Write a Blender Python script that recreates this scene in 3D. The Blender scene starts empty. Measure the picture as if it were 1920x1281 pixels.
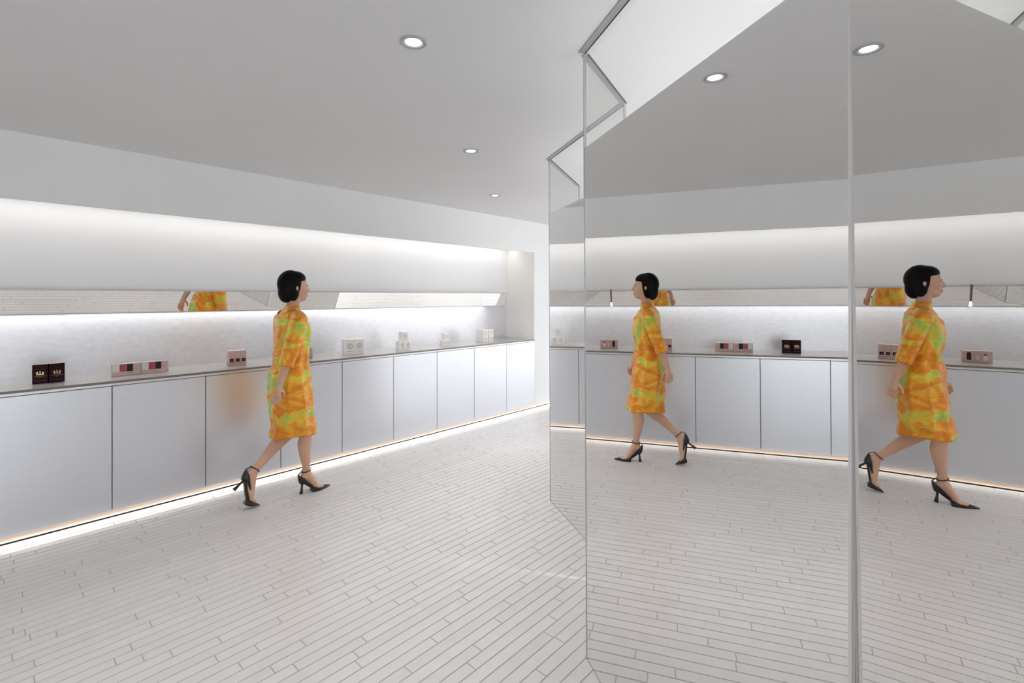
import bpy, bmesh, math, random
from mathutils import Vector, Matrix, noise
random.seed(7)
S = bpy.context.scene
COL = S.collection

# ------------------------------------------------------------------ camera
# room axes: x runs along the cabinet wall, y points at that wall, z is up
TH = math.radians(42.637)
FPX, CX, HY, CAMZ = 926.26, 949.38, 557.04, 1.53
cam_d = bpy.data.cameras.new('camera')
cam_d.sensor_width = 36.0
cam_d.lens = FPX / 1920 * 36.0
cam_d.shift_x = (960 - CX) / 1920
cam_d.shift_y = -(640.5 - HY) / 1920
cam_d.clip_start = 0.02
cam = bpy.data.objects.new('camera', cam_d)
COL.objects.link(cam)
cam.location = (0, 0, CAMZ)
cam.rotation_euler = (math.pi / 2, 0, TH - math.pi / 2)
S.camera = cam

# ------------------------------------------------------------------ light and exposure
S.view_settings.view_transform = 'Standard'
S.view_settings.look = 'None'
S.view_settings.exposure = 0.06
S.view_settings.gamma = 1.0
S.view_settings.use_curve_mapping = False
S.cycles.max_bounces = 16
S.cycles.diffuse_bounces = 6
S.cycles.glossy_bounces = 8
S.cycles.transmission_bounces = 6
S.cycles.transparent_max_bounces = 12
S.cycles.caustics_reflective = True
S.cycles.caustics_refractive = False
S.cycles.sample_clamp_indirect = 6.0
S.cycles.use_denoising = True
try:
    S.cycles.denoiser = 'OPENIMAGEDENOISE'
    S.cycles.denoising_input_passes = 'RGB_ALBEDO_NORMAL'
except Exception:
    pass

W = bpy.data.worlds.new('daylight'); S.world = W; W.use_nodes = True
bg = W.node_tree.nodes['Background']
bg.inputs[0].default_value = (0.93, 0.96, 1.0, 1); bg.inputs[1].default_value = 3.0

P_NICHE, P_BEAM, P_TOE, P_SPOT = 12.5, 9.8, 15.5, 5.3

def area(name, loc, sx, sy, power, color=(1, 1, 1), rot=(0, 0, 0), spread=180, portal=False):
    d = bpy.data.lights.new(name, 'AREA'); d.shape = 'RECTANGLE'
    d.size = sx; d.size_y = sy; d.energy = power; d.color = color
    d.spread = math.radians(spread)
    if portal: d.cycles.is_portal = True
    o = bpy.data.objects.new(name, d); COL.objects.link(o)
    o.location = loc; o.rotation_euler = rot
    return o

YW = 4.341            # cabinet fronts and bulkhead
YB = 4.876            # back of the niche
XE = 5.299            # end of the niche
XN, XF = -3.6, 9.0    # near and far ends of the room
YR = -2.4             # wall behind the mirror screens
ZC = 2.562            # ceiling
ZB = 2.144            # underside of the bulkhead
ZT = 0.946            # counter top
ZG = 2.157            # top of the mirrors, clear glass above

area('niche_led', ((XN + XE) / 2, 4.735, 2.25), XE - XN - .1, 0.03, P_NICHE, (1, .98, .95), (0, 0, 0))
area('shelf_led', (1.42, 4.80, 1.404), 6.84, 0.03, P_BEAM, (.96, .98, 1.0))
area('plinth_led', ((XN + XF) / 2, 4.351, 0.0432), XF - XN, 0.008, P_TOE, (1, .97, .93), (math.radians(-24), 0, 0), spread=150)
area('added_front_portal', (-1.4, YR - .06, 1.3), 3.8, 2.3, 1, rot=(math.pi / 2, 0, 0), portal=True)  # portal of an added window that lights fronts and bulkhead from behind camera
area('added_end_portal', (XF + .06, .6, 1.3), 2.3, 4.6, 1, rot=(0, math.pi / 2, 0), portal=True)  # portal of the unseen end window, put in to whiten the last doors
area('added_side_portal', (4.5, YR - .06, 1.3), 5.8, 2.3, 1, rot=(math.pi / 2, 0, 0), portal=True)  # portal of the unseen window added to brighten the space behind the screens

# ------------------------------------------------------------------ materials
def new_mat(name):
    m = bpy.data.materials.new(name); m.use_nodes = True
    return m, m.node_tree.nodes, m.node_tree.links, m.node_tree.nodes['Principled BSDF']

def mat(name, color, rough=.5, metal=0.0, spec=.5, noise_amt=0.0, noise_scale=20, bump=0.0, bump_scale=200, stretch=(1, 1, 1), coat=0):
    m, N, L, b = new_mat(name)
    b.inputs['Base Color'].default_value = (*color, 1)
    b.inputs['Roughness'].default_value = rough
    b.inputs['Metallic'].default_value = metal
    b.inputs['Specular IOR Level'].default_value = spec
    b.inputs['Coat Weight'].default_value = coat
    if noise_amt or bump:
        tc = N.new('ShaderNodeTexCoord'); mp = N.new('ShaderNodeMapping')
        mp.inputs['Scale'].default_value = stretch
        L.new(tc.outputs['Object'], mp.inputs['Vector'])
    if noise_amt:
        n = N.new('ShaderNodeTexNoise'); n.inputs['Scale'].default_value = noise_scale; n.inputs['Detail'].default_value = 5
        L.new(mp.outputs[0], n.inputs['Vector'])
        r = N.new('ShaderNodeMapRange')
        r.inputs['From Min'].default_value = .3; r.inputs['From Max'].default_value = .7
        r.inputs['To Min'].default_value = 1 - noise_amt; r.inputs['To Max'].default_value = 1 + noise_amt
        L.new(n.outputs['Fac'], r.inputs['Value'])
        x = N.new('ShaderNodeMix'); x.data_type = 'RGBA'; x.blend_type = 'MULTIPLY'; x.inputs['Factor'].default_value = 1
        x.inputs['A'].default_value = (*color, 1)
        L.new(r.outputs[0], x.inputs['B']); L.new(x.outputs['Result'], b.inputs['Base Color'])
    if bump:
        n2 = N.new('ShaderNodeTexNoise'); n2.inputs['Scale'].default_value = bump_scale; n2.inputs['Detail'].default_value = 3
        L.new(mp.outputs[0], n2.inputs['Vector'])
        bp = N.new('ShaderNodeBump'); bp.inputs['Strength'].default_value = bump; bp.inputs['Distance'].default_value = .002
        L.new(n2.outputs['Fac'], bp.inputs['Height']); L.new(bp.outputs[0], b.inputs['Normal'])
    return m

M = {}
M['plaster'] = mat('white_plaster', (.80, .80, .80), .75, noise_amt=.012, noise_scale=2.5)
M['ceiling'] = mat('ceiling_paint', (.73, .73, .735), .85, noise_amt=.012, noise_scale=1.5)
M['niche'] = mat('niche_panel', (.80, .80, .805), .42, noise_amt=.015, noise_scale=2)
M['endwall'] = mat('warm_white_panel', (.90, .875, .845), .5, noise_amt=.01)
M['splash'] = mat('brushed_silver_backsplash', (.76, .76, .785), .42, metal=.7, noise_amt=.05, noise_scale=40, bump=.06, bump_scale=120, stretch=(.5, 1, 1))
M['door'] = mat('satin_aluminium', (.77, .785, .83), .36, metal=.85, noise_amt=.012, noise_scale=30, stretch=(.2, 1, 6))
M['alu'] = mat('pale_aluminium', (.82, .82, .83), .35, metal=.7)
M['carcass'] = mat('dark_joint', (.05, .05, .055), .6)
M['stone'] = mat('taupe_stone', (.50, .47, .44), .16, noise_amt=.03, noise_scale=9)
M['stone_edge'] = mat('taupe_stone_edge', (.21, .185, .165), .3)
M['plinth'] = mat('cream_plinth', (.86, .75, .66), .6)
M['toe_trim'] = mat('dark_toe_trim', (.016, .014, .012), .7, spec=.1)
M['grout'] = mat('grey_grout', (.45, .42, .40), .85, noise_amt=.05, noise_scale=60)
M['steel'] = mat('brushed_steel_channel', (.36, .355, .355), .5, metal=.3)
M['lip_metal'] = mat('shelf_lip_metal', (.60, .595, .59), .5, metal=.2)
M['glassedge'] = mat('polished_glass_edge', (.52, .53, .53), .2, metal=.4)
M['post_light'] = mat('post_pale_metal', (.86, .84, .83), .3, metal=.3)
M['post_grey'] = mat('post_grey_metal', (.56, .55, .54), .3, metal=.3)
M['chrome'] = mat('satin_chrome', (.80, .79, .78), .2, metal=1)
M['bracket'] = mat('bronze_bracket', (.17, .115, .085), .4, metal=.4)
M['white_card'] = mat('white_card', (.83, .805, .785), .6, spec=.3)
M['pink_card'] = mat('blush_pink_card', (.57, .385, .365), .55, spec=.3)
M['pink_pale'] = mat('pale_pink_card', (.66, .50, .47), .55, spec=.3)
M['plum'] = mat('plum_lacquer_card', (.026, .006, .010), .55, spec=.12, noise_amt=.25, noise_scale=25)
M['gold'] = mat('gold_foil', (.75, .58, .32), .35, metal=.6)
M['gold_dim'] = mat('rose_foil_print', (.22, .13, .12), .45)
M['black_print'] = mat('black_print', (.012, .011, .010), .6, spec=.1)
M['grey_print'] = mat('grey_print', (.30, .29, .29), .6)
M['crimson'] = mat('crimson_swatch', (.42, .055, .085), .45, noise_amt=.18, noise_scale=60)
M['charcoal'] = mat('charcoal_swatch', (.028, .029, .029), .6, spec=.15, noise_amt=.35, noise_scale=60)
M['ivory'] = mat('ivory_swatch', (.68, .66, .62), .5, noise_amt=.04, noise_scale=60)
M['mauve_line'] = mat('mauve_seam', (.20, .085, .085), .5)
M['skin'] = mat('skin', (.66, .385, .265), .5, noise_amt=.03, noise_scale=15)
M['hair'] = mat('black_hair', (.003, .0025, .003), .5, spec=.12, bump=.5, bump_scale=90, stretch=(1, 1, .1))
M['leather'] = mat('black_leather', (.012, .011, .012), .3)
M['eye'] = mat('eye_white', (.7, .69, .67), .2)
M['iris'] = mat('dark_iris', (.02, .012, .01), .2)
M['lip'] = mat('lip', (.48, .16, .14), .4)
M['frame'] = mat('white_frame', (.7, .7, .7), .5)

def plank_material():
    m, N, L, b = new_mat('pale_ceramic_plank')
    oi = N.new('ShaderNodeObjectInfo'); ge = N.new('ShaderNodeNewGeometry')
    ad = N.new('ShaderNodeMath'); ad.operation = 'ADD'
    L.new(oi.outputs['Random'], ad.inputs[0]); L.new(ge.outputs['Random Per Island'], ad.inputs[1])
    fr = N.new('ShaderNodeMath'); fr.operation = 'FRACT'; L.new(ad.outputs[0], fr.inputs[0])
    r = N.new('ShaderNodeMapRange'); r.inputs['To Min'].default_value = .97; r.inputs['To Max'].default_value = 1.03
    L.new(fr.outputs[0], r.inputs['Value'])
    tc = N.new('ShaderNodeNewGeometry'); n = N.new('ShaderNodeTexNoise'); n.inputs['Scale'].default_value = 14; n.inputs['Detail'].default_value = 6
    L.new(tc.outputs['Position'], n.inputs['Vector'])
    r2 = N.new('ShaderNodeMapRange'); r2.inputs['From Min'].default_value = .3; r2.inputs['From Max'].default_value = .7
    r2.inputs['To Min'].default_value = .975; r2.inputs['To Max'].default_value = 1.025
    L.new(n.outputs['Fac'], r2.inputs['Value'])
    mu = N.new('ShaderNodeMath'); mu.operation = 'MULTIPLY'; L.new(r.outputs[0], mu.inputs[0]); L.new(r2.outputs[0], mu.inputs[1])
    x = N.new('ShaderNodeMix'); x.data_type = 'RGBA'; x.blend_type = 'MULTIPLY'; x.inputs['Factor'].default_value = 1
    x.inputs['A'].default_value = (.675, .652, .638, 1)
    L.new(mu.outputs[0], x.inputs['B']); L.new(x.outputs['Result'], b.inputs['Base Color'])
    b.inputs['Roughness'].default_value = .33
    return m
M['plank'] = plank_material()

def mirror_material(name, c):
    m, N, L, b = new_mat(name)
    b.inputs['Base Color'].default_value = c
    b.inputs['Metallic'].default_value = 1; b.inputs['Roughness'].default_value = 0.0
    return m
M['mirror'] = mirror_material('silvered_mirror', (.86, .857, .85, 1))
M['shelf_mirror'] = mirror_material('warm_polished_mirror', (.93, .92, .90, 1))

def clear_glass():
    m = bpy.data.materials.new('clear_glass'); m.use_nodes = True
    N, L = m.node_tree.nodes, m.node_tree.links
    N.remove(N['Principled BSDF'])
    t = N.new('ShaderNodeBsdfTransparent'); t.inputs[0].default_value = (.985, .99, .987, 1)
    g = N.new('ShaderNodeBsdfGlossy'); g.inputs['Roughness'].default_value = 0
    f = N.new('ShaderNodeLayerWeight')
    p5 = N.new('ShaderNodeMath'); p5.operation = 'POWER'; p5.inputs[1].default_value = 5
    mr = N.new('ShaderNodeMapRange'); mr.inputs['To Min'].default_value = .022; mr.inputs['To Max'].default_value = .6
    L.new(f.outputs['Facing'], p5.inputs[0]); L.new(p5.outputs[0], mr.inputs['Value'])
    x = N.new('ShaderNodeMixShader')
    L.new(mr.outputs[0], x.inputs[0]); L.new(t.outputs[0], x.inputs[1]); L.new(g.outputs[0], x.inputs[2])
    L.new(x.outputs[0], N['Material Output'].inputs[0])
    return m
M['glass'] = clear_glass()

def emitter(name, color, strength):
    m, N, L, b = new_mat(name)
    b.inputs['Base Color'].default_value = (*color, 1)
    b.inputs['Emission Color'].default_value = (*color, 1)
    b.inputs['Emission Strength'].default_value = strength
    return m
M['lamp'] = emitter('lamp_lens', (1, .985, .96), 6.0)
M['led'] = emitter('led_diffuser', (1, .99, .97), 3.0)

def foil_dress():
    m, N, L, b = new_mat('iridescent_foil_fabric')
    tc = N.new('ShaderNodeTexCoord'); mp = N.new('ShaderNodeMapping')
    mp.inputs['Scale'].default_value = (2.6, 2.6, 4.2); mp.inputs['Rotation'].default_value = (0, .18, 0)
    L.new(tc.outputs['Object'], mp.inputs['Vector'])
    n = N.new('ShaderNodeTexNoise'); n.inputs['Scale'].default_value = 1.7; n.inputs['Detail'].default_value = 4; n.inputs['Distortion'].default_value = .9
    L.new(mp.outputs[0], n.inputs['Vector'])
    r = N.new('ShaderNodeValToRGB'); r.color_ramp.interpolation = 'B_SPLINE'
    e = r.color_ramp.elements
    e[0].position = .26; e[0].color = (.18, .58, .36, 1)
    e[1].position = .80; e[1].color = (.50, .085, .012, 1)
    for p, c in ((.36, (.36, .60, .07, 1)), (.42, (.80, .58, .05, 1)), (.475, (.86, .36, .012, 1)), (.54, (.74, .20, .008, 1)), (.61, (.84, .33, .012, 1)), (.68, (.86, .50, .04, 1)), (.735, (.72, .20, .01, 1))):
        k = e.new(p); k.color = c
    L.new(n.outputs['Fac'], r.inputs[0]); L.new(r.outputs[0], b.inputs['Base Color'])
    b.inputs['Metallic'].default_value = .35; b.inputs['Roughness'].default_value = .32
    b.inputs['Sheen Weight'].default_value = .2
    n2 = N.new('ShaderNodeTexNoise'); n2.inputs['Scale'].default_value = 9; n2.inputs['Detail'].default_value = 5
    L.new(mp.outputs[0], n2.inputs['Vector'])
    bp = N.new('ShaderNodeBump'); bp.inputs['Strength'].default_value = .55; bp.inputs['Distance'].default_value = .02
    L.new(n2.outputs['Fac'], bp.inputs['Height']); L.new(bp.outputs[0], b.inputs['Normal'])
    return m
M['dress'] = foil_dress()

# ------------------------------------------------------------------ helpers
def link(name, me, m, parent=None, loc=None):
    o = bpy.data.objects.new(name, me); COL.objects.link(o)
    if m is not None and not me.materials: me.materials.append(m)
    if parent is not None: o.parent = parent
    if loc is not None: o.location = loc
    return o

def to_mesh(bm, name, smooth=False):
    bmesh.ops.recalc_face_normals(bm, faces=bm.faces)
    me = bpy.data.meshes.new(name); bm.to_mesh(me); bm.free()
    if smooth:
        for p in me.polygons: p.use_smooth = True
    return me

def add_box(bm, x0, x1, y0, y1, z0, z1, bevel=0.0):
    v = [bm.verts.new((x, y, z)) for z in (z0, z1) for y in (y0, y1) for x in (x0, x1)]
    fs = [bm.faces.new([v[i] for i in f]) for f in ((0, 2, 3, 1), (4, 5, 7, 6), (0, 1, 5, 4), (2, 6, 7, 3), (0, 4, 6, 2), (1, 3, 7, 5))]
    if bevel:
        es = list({e for f in fs for e in f.edges})
        bmesh.ops.bevel(bm, geom=es, offset=bevel, segments=1, affect='EDGES', profile=.5)

def box(name, x0, x1, y0, y1, z0, z1, m, parent=None, bevel=0.0):
    bm = bmesh.new(); add_box(bm, x0, x1, y0, y1, z0, z1, bevel)
    return link(name, to_mesh(bm, name), m, parent)

def prism(bm, pts, z0, z1):
    a = [bm.verts.new((x, y, z0)) for x, y in pts]; b = [bm.verts.new((x, y, z1)) for x, y in pts]
    n = len(pts)
    bm.faces.new(a); bm.faces.new(b[::-1])
    for i in range(n): bm.faces.new([a[i], b[i], b[(i + 1) % n], a[(i + 1) % n]])

def lathe(bm, prof, seg=32, c=(0, 0, 0), closed=False):
    rings = []
    for r, z in prof:
        rings.append([bm.verts.new((c[0] + r * math.cos(2 * math.pi * k / seg), c[1] + r * math.sin(2 * math.pi * k / seg), c[2] + z)) for k in range(seg)])
    for a, b in zip(rings, rings[1:]):
        for k in range(seg): bm.faces.new([a[k], a[(k + 1) % seg], b[(k + 1) % seg], b[k]])
    if closed:
        for k in range(seg): bm.faces.new([rings[-1][k], rings[-1][(k + 1) % seg], rings[0][(k + 1) % seg], rings[0][k]])
    else:
        bm.faces.new(rings[0]); bm.faces.new(rings[-1])

def empty(name, loc, label, cat, group=None, rz=0):
    o = bpy.data.objects.new(name, None); COL.objects.link(o)
    o.location = loc; o.rotation_euler = (0, 0, rz); o.empty_display_size = .1
    o['label'] = label; o['category'] = cat
    if group: o['group'] = group
    return o

def struct(o):
    o['kind'] = 'structure'; return o

# ------------------------------------------------------------------ the room shell
struct(box('ceiling', XN - .2, XF + .2, YR - .2, YB + .3, ZC, ZC + .2, M['ceiling']))
wl = struct(box('wall_left', XN, XF, YB, YB + .2, 0, ZC, M['niche']))
t1 = struct(box('trim_1', XN, XE, YW, YW + .03, ZB, ZC, M['plaster'])); t1['label'] = 'plain white bulkhead over the lit niche'
box('niche_ceiling', XN, XE, YW + .03, YB, 2.26, 2.30, M['plaster'], t1)
t2 = struct(box('trim_2', XE, XF, YW, YB, .045, ZC, M['plaster'])); t2['label'] = 'white pier wall at the end of the niche'
box('niche_end_panel', XE - .012, XE, YW + .002, YB, ZT, 2.26, M['endwall'], t2)
box('backsplash', XN, XE - .012, YB - .006, YB, ZT, 1.56, M['splash'], wl)
bs = struct(box('baseboard_left', XN, XF, 4.385, 4.40, 0, .05, M['plinth']))
box('toe_trim', XN, XF, YW - .005, YW + .003, 0, .0095, M['toe_trim'], bs)
box('recess_floor', XN, XF, YW + .003, 4.385, 0, .003, M['plinth'], bs)

def wall_with_windows(name, along_x, a0, a1, b0, b1, z0, z1, wins):
    """a wall from a0 to a1 along its run, b0..b1 thick, with glazed openings (name, from, to) between z0 and z1"""
    def bx(bm, p, q, b, c, lo, hi):
        if along_x: add_box(bm, p, q, b, c, lo, hi)
        else: add_box(bm, b, c, p, q, lo, hi)
    bm = bmesh.new()
    e = [a0] + [v for w in wins for v in w[1:]] + [a1]
    for p, q in zip(e[::2], e[1::2]): bx(bm, p, q, b0, b1, 0, ZC)
    for _, w0, w1 in wins: bx(bm, w0, w1, b0, b1, 0, z0); bx(bm, w0, w1, b0, b1, z1, ZC)
    struct(link(name, to_mesh(bm, name), M['plaster']))
    bmid = (b0 + b1) / 2
    for wname, w0, w1 in wins:
        bm = bmesh.new()
        n = 4
        for k in range(n + 1):
            p = w0 + (w1 - w0) * k / n
            bx(bm, max(w0, p - .025), min(w1, p + .025), bmid - .03, bmid + .03, z0, z1)
        bx(bm, w0, w1, bmid - .03, bmid + .03, z0, z0 + .05); bx(bm, w0, w1, bmid - .03, bmid + .03, z1 - .05, z1)
        w = struct(link(wname, to_mesh(bm, wname), M['frame']))
        for k in range(n):
            bm = bmesh.new()
            bx(bm, w0 + (w1 - w0) * k / n + .025, w0 + (w1 - w0) * (k + 1) / n - .025, bmid - .004, bmid + .004, z0 + .05, z1 - .05)
            link('pane', to_mesh(bm, 'pane'), M['glass'], w)

wall_with_windows('wall_far', False, YR - .12, YB + .2, XF, XF + .12, .15, 2.45, (('added_window_3', -1.7, 2.9),))  # unseen window, added so the last doors and the pier turn bright
wall_with_windows('wall_right', True, XN, XF, YR - .12, YR, .15, 2.45, (('added_window_2', -3.3, .3), ('added_window_1', 1.6, 7.4)))  # both unseen windows are added as light for the fronts and the ceiling
struct(box('wall_near', XN - .12, XN, YR - .2, YB + .2, 0, ZC, M['plaster']))

# ------------------------------------------------------------------ floor of narrow planks
PITCH, PW, PL = .0588, .0538, .6045
floor = struct(box('floor', XN - .2, XF + .2, YR - .2, YB, -.05, -.0022, M['grout']))
def plank_mesh():
    bm = bmesh.new(); l, w, c, d = PL / 2 - .0022, PW / 2, .0007, .0022
    lo = [bm.verts.new((sx * l, sy * w, -d)) for sx, sy in ((-1, -1), (1, -1), (1, 1), (-1, 1))]
    mi = [bm.verts.new((sx * l, sy * w, -c)) for sx, sy in ((-1, -1), (1, -1), (1, 1), (-1, 1))]
    hi = [bm.verts.new((sx * (l - c), sy * (w - c), 0)) for sx, sy in ((-1, -1), (1, -1), (1, 1), (-1, 1))]
    bm.faces.new(hi)
    for k in range(4):
        j = (k + 1) % 4
        bm.faces.new([lo[k], lo[j], mi[j], mi[k]]); bm.faces.new([mi[k], mi[j], hi[j], hi[k]])
    return to_mesh(bm, 'plank')
def cam_px(x, y, z):
    X = x * math.sin(TH) - y * math.cos(TH); Y = x * math.cos(TH) + y * math.sin(TH)
    if Y < .15: return None
    return CX + FPX * X / Y, HY - FPX * (z - CAMZ) / Y
rngp = random.Random(3)
cells = []
for r in range(-77, 55):
    y = 1.1696 + PITCH * (r + .5)
    if y < YR or y > 4.365: continue
    off = rngp.random() * PL
    # neighbouring rows keep their joints apart
    k = math.floor((XN - off) / PL)
    x = off + k * PL
    while x < XF + PL:
        ext = .001 * (rngp.random() - .5)
        cells.append((x + PL / 2, y, ext)); x += PL
SCR_A, SCR_B = Vector((1.082, .1295)), Vector((3.82, 2.61))     # everything right of this line hides behind the screens
def shown_area(c):
    q = [cam_px(c[0] + sx * PL / 2, c[1] + sy * PW / 2, 0) for sx, sy in ((-1, -1), (1, -1), (1, 1), (-1, 1))]
    if any(p is None for p in q): return 0
    s = 0
    for k in range(4):
        a, b = q[k], q[(k + 1) % 4]; s += a[0] * b[1] - b[0] * a[1]
    cx = sum(p[0] for p in q) / 4; cy = sum(p[1] for p in q) / 4
    if cx < -60 or cx > 1110 or cy > 1300 or (cx > 1035 and cy < 1230 - 0 and cx > 1100): return 0
    return abs(s) / 2
area_of = sorted(((shown_area(c), i) for i, c in enumerate(cells)), reverse=True)
near = [i for a, i in area_of[:296] if a > 0]
pm = plank_mesh(); pm.materials.append(M['plank'])
first = None
for i in near:
    c = cells[i]
    if first is None:
        o = first = link('plank', pm, None, floor)
    else:
        o = first.copy(); COL.objects.link(o)
    o.location = (c[0] , c[1], 0); o.parent = floor
ns = set(near)
vv, ff = [], []
pv = [v.co.copy() for v in pm.vertices]; pf = [tuple(p.vertices) for p in pm.polygons]
for i, c in enumerate(cells):
    if i in ns: continue
    b = len(vv)
    for v in pv:
        vv.append((min(max(c[0] + v.x, XN), XF), c[1] + v.y, v.z))
    ff += [tuple(b + k for k in f) for f in pf]
me = bpy.data.meshes.new('plank_field'); me.from_pydata(vv, [], ff); me.update()
pf_o = link('plank', me, M['plank'], floor); pf_o['kind'] = 'stuff'; pf_o['label'] = 'remaining pale floor planks, far off or behind the screens'

# ------------------------------------------------------------------ mirror screens
def screen(name, p0, p1, tilt, label, side, edge0=True, edge1=True, t=.010):
    """p0 -> p1 floor line of the mirror face; 'side' +1 puts the body to the right of p0->p1"""
    p0, p1 = Vector(p0), Vector(p1)
    u = (p1 - p0).normalized(); n = Vector((u.y, -u.x)) * side      # towards the back
    root = empty(name, (p0.x, p0.y, 0), label, 'mirror')
    def lean(z): return tilt * (z - 1.2)
    def slab(nm, z0, z1, m, a, b, d0, d1):
        bm = bmesh.new(); vs = []
        for z in (z0, z1):
            for s, d in ((a, d0), (b, d0), (b, d1), (a, d1)):
                q = u * s + n * (d + lean(z)); vs.append(bm.verts.new((q.x, q.y, z)))
        for f in ((0, 1, 2, 3), (4, 5, 6, 7), (0, 1, 5, 4), (1, 2, 6, 5), (2, 3, 7, 6), (3, 0, 4, 7)): bm.faces.new([vs[k] for k in f])
        return link(nm, to_mesh(bm, nm), m, root)
    L = (p1 - p0).length
    slab('mirror', .004, ZG, M['mirror'], .003, L - .003, 0, t)
    slab('clear_top_pane', ZG, ZC - .006, M['glass'], .003, L - .003, t * .5 - .001, t * .5 + .001)
    slab('ceiling_channel', ZC - .004, ZC, M['steel'], .001, L - .001, -.024, .004)
    slab('channel_seal', ZC - .006, ZC, M['carcass'], .001, L - .001, .004, .0075)
    slab('base_seal', 0, .004, M['glassedge'], 0, L, -.001, t)
    if edge0: slab('edge_trim', 0, ZC - .006, M['glassedge'], -.004, .003, -.0015, t)
    if edge1: slab('edge_trim', 0, ZC - .006, M['glassedge'], L - .003, L + .004, -.0015, t)
    return root
# tilt: millimetres of lean per metre of height, read off the reflections
post = (1.0869, .1453)
screen('mirror_screen', post, (1.7616, 1.1683), -.0055, 'tall mirror panel right of center with clear glass above it, nearest the camera', +1, False, True)
screen('mirror_screen', (1.7750, 1.1690), (2.3610, 1.3140), 0.0, 'mirror return panel joining the nearest tall mirror to the narrow one behind it', +1, False, False)
screen('mirror_screen', (2.3690, 1.3222), (2.9466, 2.2718), -.0043, 'narrow sliver of mirror panel seen between white wall and nearest tall mirror', +1, True, True)
screen('mirror_screen', (2.9590, 2.2740), (3.8169, 2.6044), 0.0, 'hindmost mirror return panel running back toward the bright end of room', +1, False, True)
screen('mirror_screen', (.3589, -.0728), (1.0785, .1428), -.0076, 'mirror panel at the right edge beyond the slim metal post', +1, True, False)
pr = empty('mirror_post', (post[0], post[1], 0), 'slim vertical satin metal post between the two nearest mirror panels', 'post')
pd = Vector((-.993, -.119, 0)); pq = Vector((.119, -.993, 0))     # towards the room, and across the post
for nm, a, b, d0, d1, mk in (('tube', -.0062, -.0012, .002, .011, 'post_light'), ('web', -.0012, .0040, -.002, .008, 'post_grey'), ('gasket', .0040, .0052, -.002, .0085, 'carcass')):
    bm = bmesh.new()
    prism(bm, [(pq.x * u + pd.x * v, pq.y * u + pd.y * v) for u, v in ((a, d0), (b, d0), (b, d1), (a, d1))], 0, ZC)
    link(nm, to_mesh(bm, nm), M[mk], pr)

# ------------------------------------------------------------------ base cabinets
X0, CWD = .6702, .5786
NAMES = {-3: 'outermost base cabinet past the left edge of the picture', -2: 'second base cabinet past the left edge of the picture',
         -1: 'silver base cabinet at the left edge, under the plum boxes', 0: 'silver base cabinet under the pair of swatch palette boxes',
         1: 'silver base cabinet under the three slim pink boxes', 2: 'silver base cabinet directly behind the walking woman',
         3: 'silver base cabinet under the large double white box', 4: 'silver base cabinet under the larger white box pyramid',
         5: 'silver base cabinet under the small white box pyramid', 6: 'silver base cabinet under the stacked white cubes',
         7: 'last silver base cabinet, against the white pier'}
for k in range(-3, 8):
    x = X0 + CWD * k
    r = empty('base_cabinet', (x, YW, 0), NAMES[k], 'cabinet', 'base cabinets under the counter')
    box('body', .001, CWD - .001, .02, .52, .046, .926, M['carcass'], r)
    box('door', .0026, CWD - .0026, 0, .018, .045, .9085, M['door'], r, .0012)
    box('grip_rail', 0.0008, CWD - .0008, .003, .02, .9125, .929, M['alu'], r)
wt = empty('worktop', (XN, YW, .929), 'long taupe stone counter with dark front edge on the cabinets', 'counter')
edges = [XN] + [X0 + CWD * k for k in (-3, 1, 5)] + [XE - .013]
for a, b in zip(edges, edges[1:]):
    s = box('slab', a - XN + .0006, b - XN - .0006, -.002, YB - YW - .006, 0, ZT - .929, M['stone'], wt)
    box('front_edge', a - XN + .0006, b - XN - .0006, -.004, -.002, 0.0, ZT - .929 - .001, M['stone_edge'], s)

# ------------------------------------------------------------------ mirrored shelf light
YT, ZTOP, ZBOT = 4.640, 1.575, 1.411
XB0, XB1, XJ = -2.0, 5.052, 2.108
tan = math.tan(math.radians(15))
YBT = YT + (ZTOP - ZBOT) * tan
sh = empty('mirror_shelf', (XB0, YT, ZBOT), 'long tilted mirror shelf light running along the silver backsplash', 'shelf')
for a, b in ((XB0, XJ - .0075), (XJ + .0075, XB1)):
    bm = bmesh.new()
    prof = [(YT + .004, ZTOP), (YB - .012, ZTOP), (YB - .012, ZBOT + .03), (YBT + .02, ZBOT + .012), (YBT + .006, ZBOT + .002), ]
    lo = [bm.verts.new((a - XB0, y - YT, z - ZBOT)) for y, z in prof]; hi = [bm.verts.new((b - XB0, y - YT, z - ZBOT)) for y, z in prof]
    bm.faces.new(lo); bm.faces.new(hi[::-1])
    for k in range(5): bm.faces.new([lo[k], lo[(k + 1) % 5], hi[(k + 1) % 5], hi[k]])
    link('housing', to_mesh(bm, 'housing'), M['alu'], sh)
    bm = bmesh.new()
    cs = [(YT, ZTOP), (YBT, ZBOT), (YBT + .005, ZBOT), (YT + .005, ZTOP)]
    lo = [bm.verts.new((a - XB0, y - YT, z - ZBOT)) for y, z in cs]; hi = [bm.verts.new((b - XB0, y - YT, z - ZBOT)) for y, z in cs]
    bm.faces.new(lo); bm.faces.new(hi[::-1])
    for k in range(4): bm.faces.new([lo[k], lo[(k + 1) % 4], hi[(k + 1) % 4], hi[k]])
    link('mirror_face', to_mesh(bm, 'mirror_face'), M['shelf_mirror'], sh)
    box('top_lip', a - XB0, b - XB0, -.006, YB - YT - .012, ZTOP - ZBOT, ZTOP - ZBOT + .013, M['lip_metal'], sh)
    box('bottom_lip', a - XB0, b - XB0, YBT - YT - .002, YBT - YT + .008, -.004, 0, M['steel'], sh)
bm = bmesh.new()
cs = [(YT - .012, ZTOP + .02), (YBT - .012, ZBOT + .04), (YBT + .01, ZBOT + .04), (YT + .01, ZTOP + .02)]
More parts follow.
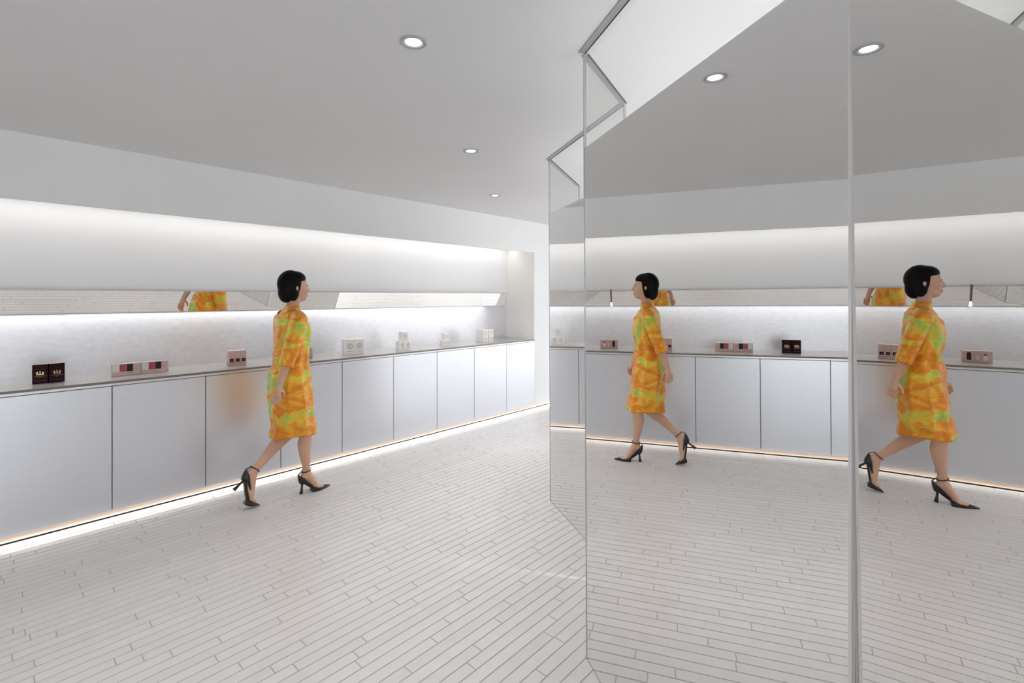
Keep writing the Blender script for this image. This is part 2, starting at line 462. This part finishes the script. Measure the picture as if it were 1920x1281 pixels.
lo = [bm.verts.new((XJ - .0075 - XB0, y - YT, z - ZBOT)) for y, z in cs]; hi = [bm.verts.new((XJ + .0075 - XB0, y - YT, z - ZBOT)) for y, z in cs]
bm.faces.new(lo); bm.faces.new(hi[::-1])
for k in range(4): bm.faces.new([lo[k], lo[(k + 1) % 4], hi[(k + 1) % 4], hi[k]])
jb = link('joint_bracket', to_mesh(bm, 'joint_bracket'), M['bracket'], sh); jb['label'] = 'bronze joint bracket hooked over the shelf'
box('bracket_lamp', XJ - .0075 - XB0, XJ + .0075 - XB0, YBT - YT - .012, YBT - YT + .01, -.002, .04, M['led'], sh)

# ------------------------------------------------------------------ recessed downlights
def downlight(x, y, label, power=1.0):
    r = empty('downlight', (x, y, ZC), label, 'light', 'recessed ceiling downlights')
    bm = bmesh.new(); lathe(bm, [(.0415, 0.0), (.0415, -.0055), (.052, -.0055), (.055, -.002), (.055, 0.0)], 40, closed=True)
    link('trim_ring', to_mesh(bm, 'trim_ring', True), M['steel_ring'], r)
    bm = bmesh.new(); lathe(bm, [(.0412, -.0050), (.033, -.0014), (.032, -.0006), (.0412, -.0006)], 40, closed=True)
    link('reflector_cone', to_mesh(bm, 'reflector_cone', True), M['reflector'], r)
    bm = bmesh.new(); lathe(bm, [(.0325, -.0006), (.030, -.0012), (.012, -.0014), (.004, -.0015)], 32)
    link('lens', to_mesh(bm, 'lens', True), M['lamp'], r)
    d = bpy.data.lights.new('downlight_beam', 'AREA'); d.shape = 'DISK'; d.size = .058; d.energy = P_SPOT * power
    d.color = (1, .99, .98); d.spread = math.radians(105)
    o = bpy.data.objects.new('downlight_beam', d); COL.objects.link(o); o.location = (x, y, ZC - .0018)
M['steel_ring'] = mat('grey_trim_ring', (.42, .42, .42), .6)
M['reflector'] = mat('white_reflector', (.85, .85, .85), .3)
for x, y, lb in ((1.216, 1.631, 'recessed round downlight nearest the camera, largest on the ceiling'),
                 (2.396, 2.546, 'recessed round downlight in the middle of the ceiling row'),
                 (3.612, 3.483, 'recessed round downlight at the far end of the row by the bulkhead'),
                 (-.9, 2.2, 'recessed downlight on the ceiling left of the picture'),
                 (.9, -1.6, 'recessed downlight behind the right-hand mirror panel'),
                 (-2.4, .3, 'recessed downlight near the added window behind the camera'),
                 (4.6, .2, 'added unseen downlight behind the narrow mirror panel'),  # from here on: unseen lamps added to brighten the end behind the screens
                 (6.2, 1.6, 'added unseen downlight brightening the space past the screens'),
                 (6.6, 3.3, 'added unseen downlight near the white pier'),
                 (7.6, -.6, 'added unseen downlight by the added far window'),
                 (3.2, -1.2, 'added unseen downlight behind the nearest tall mirror'),
                 (2.9, .35, 'added unseen downlight just behind the joint of the two tall mirrors')):
    downlight(x, y, lb, 5.5 if y < .5 and x > 2.5 and x < 5 else 1.0)  # added lamps behind the screens run stronger to lift the ceiling by bounce

exec_products = True
# ------------------------------------------------------------------ products on the counter
def card(root, name, w, d, h, m, x=0, y=0, z=0, bev=.0012):
    return box(name, x, x + w, y, y + d, z, z + h, m, root, bev)
def ring(bm, cx, cz, r0, r1, y, seg=24):
    a = [bm.verts.new((cx + r0 * math.cos(2 * math.pi * k / seg), y, cz + r0 * math.sin(2 * math.pi * k / seg))) for k in range(seg)]
    b = [bm.verts.new((cx + r1 * math.cos(2 * math.pi * k / seg), y, cz + r1 * math.sin(2 * math.pi * k / seg))) for k in range(seg)]
    for k in range(seg):
        j = (k + 1) % seg; bm.faces.new([a[k], a[j], b[j], b[k]])
def bar(bm, x0, x1, z0, z1, y=-.0006): add_box(bm, x0, x1, y, y + .0005, z0, z1)
def disc(bm, cx, cz, r, y, seg=16):
    bm.faces.new([bm.verts.new((cx + r * math.cos(2 * math.pi * k / seg), y, cz + r * math.sin(2 * math.pi * k / seg))) for k in range(seg)])

def plum_box(x, y, w, h, rz, lift, label):
    r = empty('gift_box', (x, y, ZT), label, 'box', 'plum boxes on the counter', rz)
    card(r, 'carton', w, .045, h, M['plum'], z=lift)
    t = card(r, 'painted_lit_top', w - .001, .044, .0012, M['pink_pale'], .0005, .0005, lift + h, 0); t['label'] = 'top face painted pale pink for the light on it'  # pale top sheet paints in the light from the shelf LED
    bm = bmesh.new(); c = w * .5; z0 = lift + h * .50
    # crest: crown-like trio with a base sweep, two lines of small lettering
    for dx, hh, ww in ((-.0125, .012, .0045), (0, .0165, .005), (.0125, .012, .0045)):
        bar(bm, c + dx - ww / 2, c + dx + ww / 2, z0, z0 + hh)
        disc(bm, c + dx, z0 + hh + .0015, .0026, -.0007)
    bar(bm, c - .019, c + .019, z0 - .005, z0 - .001)
    for s in (-1, 1):
        v = [bm.verts.new((c + s * a, -.0007, z0 + b)) for a, b in ((.016, 0), (.021, .013), (.0185, .014), (.0135, .002))]; bm.faces.new(v)
    cr = link('crest', to_mesh(bm, 'crest'), M['gold'], r); cr['label'] = 'gold crest'
    bm = bmesh.new()
    for i in range(9): bar(bm, c - .031 + i * .0072, c - .031 + i * .0072 + .0052, z0 - .0165, z0 - .0125)
    for i in range(4): bar(bm, c - .012 + i * .0065, c - .012 + i * .0065 + .0045, z0 - .023, z0 - .0205)
    for i in range(10): bar(bm, c - .028 + i * .006, c - .028 + i * .006 + .0035, lift + .018, lift + .0205)
    link('lettering', to_mesh(bm, 'lettering'), M['gold_dim'], r)['kind'] = 'stuff'
plum_box(.2815, 4.561, .0775, .1295, -.10, 0, 'dark plum box with gold crest, left one of the pair')
plum_box(.3655, 4.556, .0800, .1295, .09, 0, 'dark plum box with gold crest, right one of the pair')

def palette_box(x, y, w, label, rz=0):
    r = empty('palette_box', (x, y, ZT), label, 'box', 'pink swatch palette boxes on the counter', rz)
    card(r, 'carton', w, .035, .0885, M['pink_pale'])
    for k, (nm, lb) in enumerate((('ivory', 'ivory swatch'), ('crimson', 'crimson swatch'), ('charcoal', 'charcoal swatch'), ('pink_card', 'blush swatch'))):
        a = .006 + k * (w - .010) / 4
        s = box('swatch', a, a + (w - .010) / 4 - .0022, -.0008, 0, .030, .084, M[nm], r); s['label'] = lb
    box('seam', 0, w, -.0004, 0, .0195, .0208, M['mauve_line'], r)
    t = box('painted_lit_top', .0008, w - .0008, .0008, .034, .0885, .0895, M['white_card'], r)  # shelf light on the top, painted as a white sheet
palette_box(.702, 4.570, .175, 'pink palette box with four swatches, the left of two', -.02)
palette_box(.8795, 4.567, .1745, 'pink palette box with four swatches, the right of two', .02)

for k, lb in enumerate(('slim pink box with black label, leftmost of three', 'slim pink box with black label, middle of three', 'slim pink box with black label, rightmost of three')):
    r = empty('slim_box', (1.468 + k * .0465, 4.507, ZT), lb, 'box', 'slim pink boxes in a row of three')
    w = .0455
    card(r, 'base', w, .05, .0235, M['pink_card']); card(r, 'sleeve', w, .05, .104, M['pink_card'], z=.0262)
    box('seam', .0004, w - .0004, .0006, .0496, .0235, .0262, M['mauve_line'], r)
    box('painted_lit_top', .0008, w - .0008, .0008, .049, .1302, .1312, M['white_card'], r)  # white top sheet, light from above put into the colour
    lbp = box('label_patch', .0075, .0375, -.0006, 0, .036, .064, M['black_print'], r)
    bm = bmesh.new(); bar(bm, .018, .027, .046, .0545, -.0010)
    link('emblem', to_mesh(bm, 'emblem'), M['gold_dim'], lbp)
    box('lettering', .0145, .0305, -.0010, -.0005, .041, .0425, M['gold_dim'], lbp)

r = empty('gift_set_box', (2.034, 4.560, ZT), 'flat pink gift set box with three small pictured products', 'box')
card(r, 'carton', .184, .028, .0985, M['pink_card'])
card(r, 'back_tray', .186, .022, .1000, M['pink_pale'], -.001, .030)
box('painted_lit_top', .001, .183, .001, .027, .0985, .0993, M['white_card'], r)  # top painted white where the shelf light falls
def pic(x, w, h, m, cap, cm):
    p = box('product_picture', x, x + w, -.0008, 0, .024, .024 + h, m, r)
    if cap: box('cap_picture', x + .003, x + w - .003, -.0010, 0, .024 + h, .024 + h + cap, cm, p)
pic(.026, .028, .052, M['charcoal'], .010, M['black_print'])
pic(.076, .030, .044, M['pink_pale'], 0, None)
bm = bmesh.new()
for a, b, c, d in ((.076, .106, .024, .0256), (.076, .106, .0664, .068), (.076, .0776, .024, .068), (.1044, .106, .024, .068)): bar(bm, a, b, c, d, -.0012)
link('outline', to_mesh(bm, 'outline'), M['mauve_line'], r)
pic(.128, .026, .040, M['ivory'], .010, M['charcoal'])

def white_box(name, x, y, w, d, h, z, rz, label, group, em=True, style=0):
    r = empty(name, (x, y, ZT + z), label, 'box', group, rz)
    card(r, 'carton', w, d, h, M['white_card'])
    if em:
        bm = bmesh.new(); c = w / 2; R = min(w * .26, h * .2); zc = h * .56
        ring(bm, c, zc, R * .80, R, -.0006)
        for k in range(8):
            a = k * math.pi / 4; disc(bm, c + R * .96 * math.cos(a), zc + R * .96 * math.sin(a), R * .16, -.0007, 8)
        if style == 0:
            v = [bm.verts.new((c + R * px, -.0007, zc + R * pz)) for px, pz in ((-.30, .42), (-.05, .42), (.36, -.40), (.12, -.40))]; bm.faces.new(v)
            v = [bm.verts.new((c + R * px, -.0007, zc + R * pz)) for px, pz in ((-.34, -.10), (-.16, -.10), (-.16, .30), (-.34, .30))]; bm.faces.new(v)
        elif style == 1:
            ring(bm, c, zc, R * .26, R * .38, -.0007, 12)
            for s in (-1, 0, 1): disc(bm, c + s * R * .4, zc + R * .3, R * .1, -.0007, 8)
        else:
            ring(bm, c, zc, R * .42, R * .52, -.0007, 12)
        link('emblem', to_mesh(bm, 'emblem'), M['grey_print'], r)
        bm = bmesh.new(); n = 6; ww = w * .5 / n
        for k in range(n): bar(bm, w * .25 + k * ww, w * .25 + k * ww + ww * .7, h * .20, h * .20 + h * .035)
        link('lettering', to_mesh(bm, 'lettering'), M['grey_print'], r)['kind'] = 'stuff'
    return r
G = 'white boxes with round emblems'
white_box('white_box', 2.554, 4.545, .097, .052, .155, 0, -.14, 'tall white box with round emblem, front left of the large block', G, style=0)
white_box('white_box', 2.6515, 4.5313, .097, .052, .155, 0, -.14, 'tall white box with round emblem, front right of the large block', G, style=1)
white_box('white_box', 2.561, 4.612, .097, .05, .155, 0, -.14, 'plain white box standing behind the front left emblem box', G, em=False)
white_box('white_box', 2.6585, 4.5983, .097, .05, .155, 0, -.14, 'plain white box standing behind the front right emblem box', G, em=False)
white_box('white_box', 3.174, 4.502, .0755, .075, .1005, 0, 0, 'white emblem box, lower left in the larger pyramid', G, style=2)
white_box('white_box', 3.2505, 4.502, .0755, .075, .1005, 0, 0, 'white emblem box, lower right in the larger pyramid', G, style=1)
white_box('white_box', 3.212, 4.504, .0755, .075, .1005, .1006, 0, 'white emblem box on top of the larger pyramid', G, style=0)
white_box('white_box', 3.790, 4.508, .0565, .06, .071, 0, 0, 'small white emblem box, lower left in the small pyramid', G, style=2)
white_box('white_box', 3.8475, 4.508, .0565, .06, .071, 0, 0, 'small white emblem box, lower right in the small pyramid', G, style=1)
white_box('white_box', 3.818, 4.510, .0565, .06, .082, .0711, 0, 'small white emblem box on top of the small pyramid', G, style=2)
for kx, (xx, yy) in enumerate(((4.458, 4.492), (4.548, 4.490), (4.468, 4.582))):
    for kz in (0, 1):
        white_box('white_box', xx, yy, .080, .080, .0805, kz * .0807, 0,
                  'white cube box, ' + ('lower' if kz == 0 else 'upper') + (' in the left front stack at far end', ' in the right front stack at far end', ' in the rear stack at far end')[kx], G, style=1)

# ------------------------------------------------------------------ the walking woman
PX, PY = 1.66, 3.765
person = empty('person', (PX, PY, 0), 'woman with short black hair striding right in a shiny orange and green dress', 'person')

def add_ball(bm, c, r, seg=20, rings=12, rot=None):
    vs = []
    for i in range(rings + 1):
        a = math.pi * i / rings
        row = []
        for k in range(seg):
            b = 2 * math.pi * k / seg
            v = Vector((r[0] * math.sin(a) * math.cos(b), r[1] * math.sin(a) * math.sin(b), r[2] * math.cos(a)))
            if rot is not None: v = rot @ v
            row.append(v + Vector(c))
        vs.append(row)
    top = bm.verts.new(vs[0][0]); bot = bm.verts.new(vs[-1][0])
    R = [[bm.verts.new(p) for p in row] for row in vs[1:-1]]
    for k in range(seg):
        j = (k + 1) % seg
        bm.faces.new([top, R[0][k], R[0][j]]); bm.faces.new([bot, R[-1][j], R[-1][k]])
        for a, b in zip(R, R[1:]): bm.faces.new([a[k], b[k], b[j], a[j]])

def add_limb(bm, pts, seg=16):
    """pts: (pos, rx, ry) tapering tube with rounded ends; rx is along the reference axis"""
    P = [Vector(p[0]) for p in pts]
    rings = []
    for i, p in enumerate(pts):
        a = P[max(i - 1, 0)]; b = P[min(i + 1, len(P) - 1)]
        t = (b - a).normalized()
        ref = Vector((0, 1, 0)) if abs(t.y) < .9 else Vector((1, 0, 0))
        e1 = ref.cross(t).normalized(); e2 = t.cross(e1).normalized()
        rings.append([bm.verts.new(P[i] + e1 * p[1] * math.cos(2 * math.pi * k / seg) + e2 * p[2] * math.sin(2 * math.pi * k / seg)) for k in range(seg)])
    for a, b in zip(rings, rings[1:]):
        for k in range(seg):
            j = (k + 1) % seg; bm.faces.new([a[k], a[j], b[j], b[k]])
    bm.faces.new(rings[0]); bm.faces.new(rings[-1][::-1])
    for i in (0, -1): add_ball(bm, P[i], (min(pts[i][1], pts[i][2]) * .98,) * 3, 12, 8)

def remeshed(bm, name, voxel, smooth_it, m, parent):
    me = to_mesh(bm, name); o = link(name, me, m, parent)
    r = o.modifiers.new('remesh', 'REMESH'); r.mode = 'VOXEL'; r.voxel_size = voxel
    s = o.modifiers.new('smooth', 'SMOOTH'); s.iterations = smooth_it; s.factor = .5
    dg = bpy.context.evaluated_depsgraph_get()
    new = bpy.data.meshes.new_from_object(o.evaluated_get(dg))
    o.modifiers.clear(); o.data = new
    new.materials.clear(); new.materials.append(m)
    for p in new.polygons: p.use_smooth = True
    return o

bm = bmesh.new()
# trunk
add_limb(bm, [((0, 0, .84), .095, .13), ((-.01, 0, .93), .115, .155), ((0, 0, 1.04), .09, .125), ((.01, 0, 1.16), .095, .13), ((.015, 0, 1.28), .105, .145), ((.0, 0, 1.37), .075, .14), ((.0, 0, 1.41), .05, .08)], 24)
add_limb(bm, [((.0, 0, 1.38), .052, .055), ((.012, 0, 1.45), .045, .047), ((.028, 0, 1.53), .048, .05)])
# head
add_ball(bm, (.022, 0, 1.625), (.098, .074, .092))
add_ball(bm, (.048, 0, 1.578), (.078, .062, .082))
add_ball(bm, (.078, 0, 1.522), (.040, .036, .028))                       # chin
add_limb(bm, [((.118, 0, 1.612), .010, .010), ((.137, 0, 1.578), .013, .014), ((.128, 0, 1.570), .010, .017)], 10)   # nose
add_ball(bm, (.116, 0, 1.546), (.012, .022, .007)); add_ball(bm, (.114, 0, 1.536), (.012, .020, .007))               # lips
for s in (-1, 1):
    add_ball(bm, (.098, s * .030, 1.615), (.026, .024, .012))            # brow ridge
    add_ball(bm, (.090, s * .038, 1.570), (.026, .020, .022))            # cheek
    add_ball(bm, (.012, s * .073, 1.594), (.014, .010, .026))            # ear
# legs: the right one (towards the camera, -y) carries the weight, the left one trails
def leg(hip, knee, ank):
    h, k, a = Vector(hip), Vector(knee), Vector(ank)
    f = Vector((1, 0, 0))
    pts = [(h, .085, .085), (h.lerp(k, .3), .078, .076), (h.lerp(k, .7), .062, .060), (k, .052, .050)]
    d = (a - k).normalized(); back = (f - d * f.dot(d)).normalized() * -1
    pts += [(k.lerp(a, .14) + back * .004, .049, .047), (k.lerp(a, .32) + back * .012, .052, .049), (k.lerp(a, .55) + back * .009, .042, .040), (k.lerp(a, .82), .030, .029), (a, .030, .029)]
    add_limb(bm, pts, 18)
leg((0, -.085, .88), (.098, -.045, .50), (.118, -.004, .165))
leg((0, .085, .88), (.045, .075, .495), (-.262, .028, .262))
# feet in their heeled pose
def foot(heel, ank, ball, toe):
    heel, ank, ball, toe = map(Vector, (heel, ank, ball, toe))
    add_limb(bm, [(ank, .030, .029), (ank.lerp(heel, .7), .030, .027), (heel, .026, .026)], 12)
    mid = ank.lerp(ball, .5)
    add_limb(bm, [(ank, .031, .029), (mid, .026, .030), (ball, .019, .036), (ball.lerp(toe, .45), .013, .029)], 14)
    add_limb(bm, [(heel, .022, .024), (heel.lerp(ball, .55), .016, .024), (ball, .014, .033)], 12)
foot((.094, .004, .108), (.118, -.004, .165), (.205, .0, .026), (.315, -.002, .012))
foot((-.312, .030, .235), (-.262, .028, .262), (-.285, .022, .070), (-.225, .016, .012))
# arms
def hand(wr, dirv, palmn, curl):
    """palm and five separate fingers; dirv runs to the fingertips, palmn out of the palm"""
    w = Vector(wr); d = Vector(dirv).normalized(); n = Vector(palmn); n = (n - d * n.dot(d)).normalized(); s = d.cross(n)
    add_limb(bm, [(w, .024, .019), (w + d * .03, .022, .030), (w + d * .075, .016, .036)], 12)
    for off, ln, rr in ((-.027, .052, .0068), (-.009, .066, .0075), (.009, .070, .0078), (.027, .063, .0074)):
        b = w + d * .074 + s * off; c = curl
        p1 = b + (d * math.cos(c) + n * math.sin(c)) * ln * .48
        p2 = p1 + (d * math.cos(2.1 * c) + n * math.sin(2.1 * c)) * ln * .30
        p3 = p2 + (d * math.cos(3 * c) + n * math.sin(3 * c)) * ln * .24
        add_limb(bm, [(b - d * .01, rr * 1.15, rr * 1.15), (p1, rr, rr), (p2, rr * .92, rr * .92), (p3, rr * .8, rr * .8)], 10)
    tb = w + d * .028 + s * .026; t1 = tb + (d * .65 + s * .65 + n * .4).normalized() * .036; t2 = t1 + (d * .9 + s * .2 + n * .4).normalized() * .028
    add_limb(bm, [(tb - s * .012, .012, .012), (tb + s * .004, .0115, .0115), (t1, .0095, .0095), (t2, .008, .008)], 10)
def arm(sh_, el, wr):
    s, e, w = map(Vector, (sh_, el, wr))
    add_limb(bm, [(s, .045, .045), (s.lerp(e, .5), .040, .039), (e, .034, .033), (e.lerp(w, .3), .034, .033), (w, .022, .024)], 14)
arm((0, -.150, 1.355), (-.095, -.195, 1.12), (-.165, -.185, .895))
hand((-.165, -.185, .895), (-.22, .04, -1), (.35, 1, 0), .28)
arm((0, .150, 1.355), (.035, .195, 1.10), (.145, .175, .900))
hand((.145, .175, .900), (.35, -.04, -1), (-.25, -1, 0), .30)
body = remeshed(bm, 'body', .0052, 5, M['skin'], person)

# eyes, brows, lips
for s in (-1, 1):
    bm = bmesh.new(); add_ball(bm, (.1075, s * .030, 1.598), (.0125, .013, .0085), 14, 8)
    e = link('eye', to_mesh(bm, 'eye', True), M['eye'], person)
    bm = bmesh.new(); add_ball(bm, (.1175, s * .0305, 1.598), (.0035, .0055, .0058), 12, 6)
    link('iris', to_mesh(bm, 'iris', True), M['iris'], e)
    bm = bmesh.new(); add_limb(bm, [((.121, s * .016, 1.618), .0035, .003), ((.117, s * .032, 1.624), .0035, .003), ((.102, s * .046, 1.618), .003, .0025)], 8)
    link('eyebrow', to_mesh(bm, 'eyebrow', True), M['hair'], person)
bm = bmesh.new(); add_ball(bm, (.1195, 0, 1.5445), (.010, .021, .0045), 14, 8); add_ball(bm, (.1175, 0, 1.5365), (.010, .019, .0045), 14, 8)
link('lips', to_mesh(bm, 'lips', True), M['lip'], person)

# hair: cropped close over the crown, longer at the nape
bm = bmesh.new()
add_ball(bm, (-.002, 0, 1.630), (.098, .083, .106), 24, 16)
add_ball(bm, (-.036, 0, 1.565), (.056, .068, .080), 24, 14)
add_ball(bm, (.030, 0, 1.672), (.082, .074, .058), 24, 14)
for s in (-1, 1): add_ball(bm, (-.006, s * .058, 1.568), (.044, .026, .070), 16, 12)
hair = remeshed(bm, 'hair', .006, 6, M['hair'], person)

# dress, lofted around the body with crumpled foil folds
def loft(rings, name, m, seg=72, fold=.013, seed=0.0, parent=person, sub=10):
    bm = bmesh.new(); R = []
    rows = []
    for a, b in zip(rings, rings[1:]):
        for i in range(sub):
            t = i / sub; tt = t * t * (3 - 2 * t)
            rows.append([a[k] * (1 - tt) + b[k] * tt if k > 0 else a[0] * (1 - t) + b[0] * t for k in range(6)])
    rows.append(list(rings[-1]))
    for z, cx, cy, rx, ry, fm in rows:
        row = []
        for k in range(seg):
            a = 2 * math.pi * k / seg
            d = noise.noise(Vector((math.cos(a) * 1.6 + seed, math.sin(a) * 1.6, z * 9.0))) * 1.0 + .5 * noise.noise(Vector((math.cos(a) * 4 + 3 + seed, math.sin(a) * 4, z * 22)))
            fl = .35 * math.sin(a * 9 + seed + z * 3)
            q = 1 + (fold * fm) * (d + fl) / max(rx, .05)
            row.append(bm.verts.new((cx + rx * q * math.cos(a), cy + ry * q * math.sin(a), z + .004 * math.sin(a * 3 + 1) * fm)))
        R.append(row)
    for a, b in zip(R, R[1:]):
        for k in range(seg):
            j = (k + 1) % seg; bm.faces.new([a[k], a[j], b[j], b[k]])
    me = to_mesh(bm, name, True); o = link(name, me, m, parent)
    s = o.modifiers.new('cloth', 'SOLIDIFY'); s.thickness = .003; s.offset = -1
    return o
dress = loft([(.478, .022, .005, .172, .135, 1.5), (.60, .018, .0, .158, .150, 1.3), (.76, .004, 0, .152, .172, 1.1), (.90, -.010, 0, .146, .180, 1.0),
              (1.06, .0, 0, .118, .150, .9), (1.20, .016, 0, .128, .160, .9), (1.31, .010, 0, .118, .172, .7), (1.375, .0, 0, .092, .160, .5),
              (1.412, .0, 0, .070, .100, .3), (1.435, .006, 0, .060, .064, .2), (1.462, .012, 0, .055, .057, .1)], 'dress', M['dress'])
def sleeve(pts, name):
    bm = bmesh.new(); P = [Vector(p[0]) for p in pts]; seg = 28; R = []
    n = 26
    for i in range(n + 1):
        t = i / n * (len(P) - 1); k = min(int(t), len(P) - 2); f = t - k
        c = P[k].lerp(P[k + 1], f); r = pts[k][1] * (1 - f) + pts[k + 1][1] * f
        tdir = (P[k + 1] - P[k]).normalized(); e1 = Vector((0, 1, 0)).cross(tdir).normalized(); e2 = tdir.cross(e1)
        R.append([bm.verts.new(c + (e1 * math.cos(2 * math.pi * q / seg) + e2 * math.sin(2 * math.pi * q / seg)) * r * (1 + .13 * noise.noise(Vector((math.cos(2 * math.pi * q / seg) * 1.8, math.sin(2 * math.pi * q / seg) * 1.8, i * .45 + P[0].y * 9))))) for q in range(seg)])
    for a, b in zip(R, R[1:]):
        for q in range(seg):
            j = (q + 1) % seg; bm.faces.new([a[q], a[j], b[j], b[q]])
    o = link(name, to_mesh(bm, name, True), M['dress'], dress)
    s = o.modifiers.new('cloth', 'SOLIDIFY'); s.thickness = .003; s.offset = -1
    return o
sleeve([((.0, -.105, 1.385), .055), ((-.012, -.165, 1.345), .066), ((-.06, -.188, 1.21), .060), ((-.105, -.197, 1.09), .054), ((-.122, -.195, 1.03), .052)], 'sleeve')
sleeve([((.0, .105, 1.385), .055), ((.004, .165, 1.345), .066), ((.02, .188, 1.21), .060), ((.045, .195, 1.08), .054), ((.068, .192, 1.03), .052)], 'sleeve')

# pumps with ankle strap and flared spool heel
def ring_loft(bm, secs, caps=True):
    R = [[bm.verts.new(p) for p in s] for s in secs]
    n = len(R[0])
    for a, b in zip(R, R[1:]):
        for k in range(n):
            j = (k + 1) % n; bm.faces.new([a[k], a[j], b[j], b[k]])
    if caps: bm.faces.new(R[0][::-1]); bm.faces.new(R[-1])
def sole_section(c, t, side, up, w, h, dome):
    """flat-bottomed cross-section: bottom edge at c, domed top"""
    pts = [c - side * w, c - side * w * .98 + up * h * .35]
    for k in range(1, 6):
        a = math.pi * (1 - k / 6); pts.append(c + side * w * .95 * math.cos(a) + up * (h * .45 + h * .55 * dome * math.sin(a)))
    pts += [c + side * w * .98 + up * h * .35, c + side * w]
    return pts
def shoe(heel_bottom, ball, toe, heel_seat, up_heel, ankle, shin, label):
    """all points in person space; heel_seat is the underside of the heel cup"""
    hb, ball, toe, hs, an = map(Vector, (heel_bottom, ball, toe, heel_seat, ankle))
    root_side = Vector((0, 1, 0))
    o = None
    # toe box: from just behind the ball to the pointed tip
    bm = bmesh.new(); fw = (toe - ball); t = fw.normalized(); up = root_side.cross(t) * -1
    if up.z < 0 and abs(up.z) > abs(up.x): up = -up
    secs = []
    for f, w, h in ((-.30, .033, .030), (-.12, .0375, .040), (0, .0390, .041), (.25, .036, .031), (.5, .028, .024), (.75, .0165, .017), (.93, .006, .010), (1, .0015, .006)):
        secs.append(sole_section(ball + fw * f - up * .0, t, root_side, up, w, h, 1.0))
    ring_loft(bm, secs)
    o = link('shoe', to_mesh(bm, 'shoe', True), M['leather'], person); o['label'] = label
    # sole/shank from the ball up to the heel seat
    bm = bmesh.new(); secs = []
    for f in (0, .2, .4, .6, .8, 1):
        c = ball.lerp(hs, f); d = (hs - ball).normalized()
        u2 = root_side.cross(d); u2 = u2 if u2.dot(an - ball) > 0 else -u2
        sag = -.003 * math.sin(math.pi * f)
        w = .036 * (1 - f) + .027 * f - .010 * math.sin(math.pi * f)
        secs.append([c + u2 * (sag + a) + root_side * b for a, b in ((-.002, -w), (.012, -w * .98), (.012, w * .98), (-.002, w))])
    ring_loft(bm, secs); link('shank', to_mesh(bm, 'shank', True), M['leather'], o)
    # heel cup: a curved wall round the back of the heel
    bm = bmesh.new(); axis = (an - hs); axu = up_heel.normalized() if isinstance(up_heel, Vector) else Vector(up_heel).normalized()
    fwd = (ball - hs); fwd = (fwd - axu * fwd.dot(axu)).normalized()
    rows = []
    for lv, rr in ((0, .027), (.022, .0305), (.048, .0305), (.076, .0275)):
        row = []
        cols = [(.062, -1, .10), (.046, -1, .22), (.029, -1, .38)] + [(None, math.pi * (.5 + k / 12), .52 + .48 * math.sin(math.pi * k / 12)) for k in range(13)] + [(.029, 1, .38), (.046, 1, .22), (.062, 1, .10)]
        for fo, a, hf_ in cols:
            if fo is None: q = fwd * (.012 + rr * 1.15 * math.cos(a)) + root_side * rr * math.sin(a)
            else: q = fwd * fo + root_side * (rr * (-a))
            drop = 0 if fo is None else -(fo - .012) * 1.0
            row.append(hs + q + axu * (lv * hf_ + drop))
        rows.append(row)
    V = [[bm.verts.new(p) for p in row] for row in rows]
    for a, b in zip(V, V[1:]):
        for k in range(len(a) - 1): bm.faces.new([a[k], a[k + 1], b[k + 1], b[k]])
    cup = link('heel_cup', to_mesh(bm, 'heel_cup', True), M['leather'], o)
    s = cup.modifiers.new('leather', 'SOLIDIFY'); s.thickness = .003; s.offset = 1
    # side straps running from the cup forward along the shank
    # spool heel
    bm = bmesh.new(); secs = []; ax = (hb - hs)
    for f, r in ((-.12, .022), (.0, .017), (.12, .0095), (.28, .0075), (.5, .0080), (.75, .0110), (.94, .0135), (1.0, .0135)):
        c = hs + ax * f; hf = ax.cross(root_side).normalized()
        secs.append([c + hf * r * math.cos(2 * math.pi * k / 14) + root_side * r * math.sin(2 * math.pi * k / 14) for k in range(14)])
    ring_loft(bm, secs); link('heel', to_mesh(bm, 'heel', True), M['leather'], o)
    # ankle strap
    bm = bmesh.new(); sd = Vector(shin).normalized(); e1 = Vector((1, 0, 0)); e1 = (e1 - sd * e1.dot(sd)).normalized(); e2 = sd.cross(e1)
    secs = []; n = 28; c = an + sd * .016
    outer = []; 
    for lv in (-.0035, .0035):
        outer.append([bm.verts.new(c + sd * (lv + .006 * math.cos(2 * math.pi * k / n)) + e1 * .0345 * math.cos(2 * math.pi * k / n) + e2 * .0335 * math.sin(2 * math.pi * k / n)) for k in range(n)])
    for k in range(n):
        j = (k + 1) % n; bm.faces.new([outer[0][k], outer[0][j], outer[1][j], outer[1][k]])
    st = link('ankle_strap', to_mesh(bm, 'ankle_strap', True), M['leather'], o)
    s = st.modifiers.new('leather', 'SOLIDIFY'); s.thickness = .003; s.offset = 1
    # strap down the back joining the ankle strap to the cup
    bm = bmesh.new(); a0 = c - e1 * .036; b0 = hs - fwd * .0195 + axu * .074
    add_limb(bm, [(a0, .003, .006), (a0.lerp(b0, .5), .003, .006), (b0, .003, .006)], 8)
    link('back_strap', to_mesh(bm, 'back_strap', True), M['leather'], o)
    return o
shoe((.083, .006, .001), (.200, 0, .001), (.318, -.002, .004), (.092, .004, .084), Vector((-.18, 0, 1)), (.118, -.004, .165), Vector((-.02, -.04, .34)), 'black pointed pump planted flat on the floor')
shoe((-.392, .030, .160), (-.300, .024, .030), (-.222, .016, .002), (-.325, .030, .212), Vector((.45, 0, .89)), (-.262, .028, .262), Vector((.307, .047, .233)), 'black pointed pump with its heel lifted')
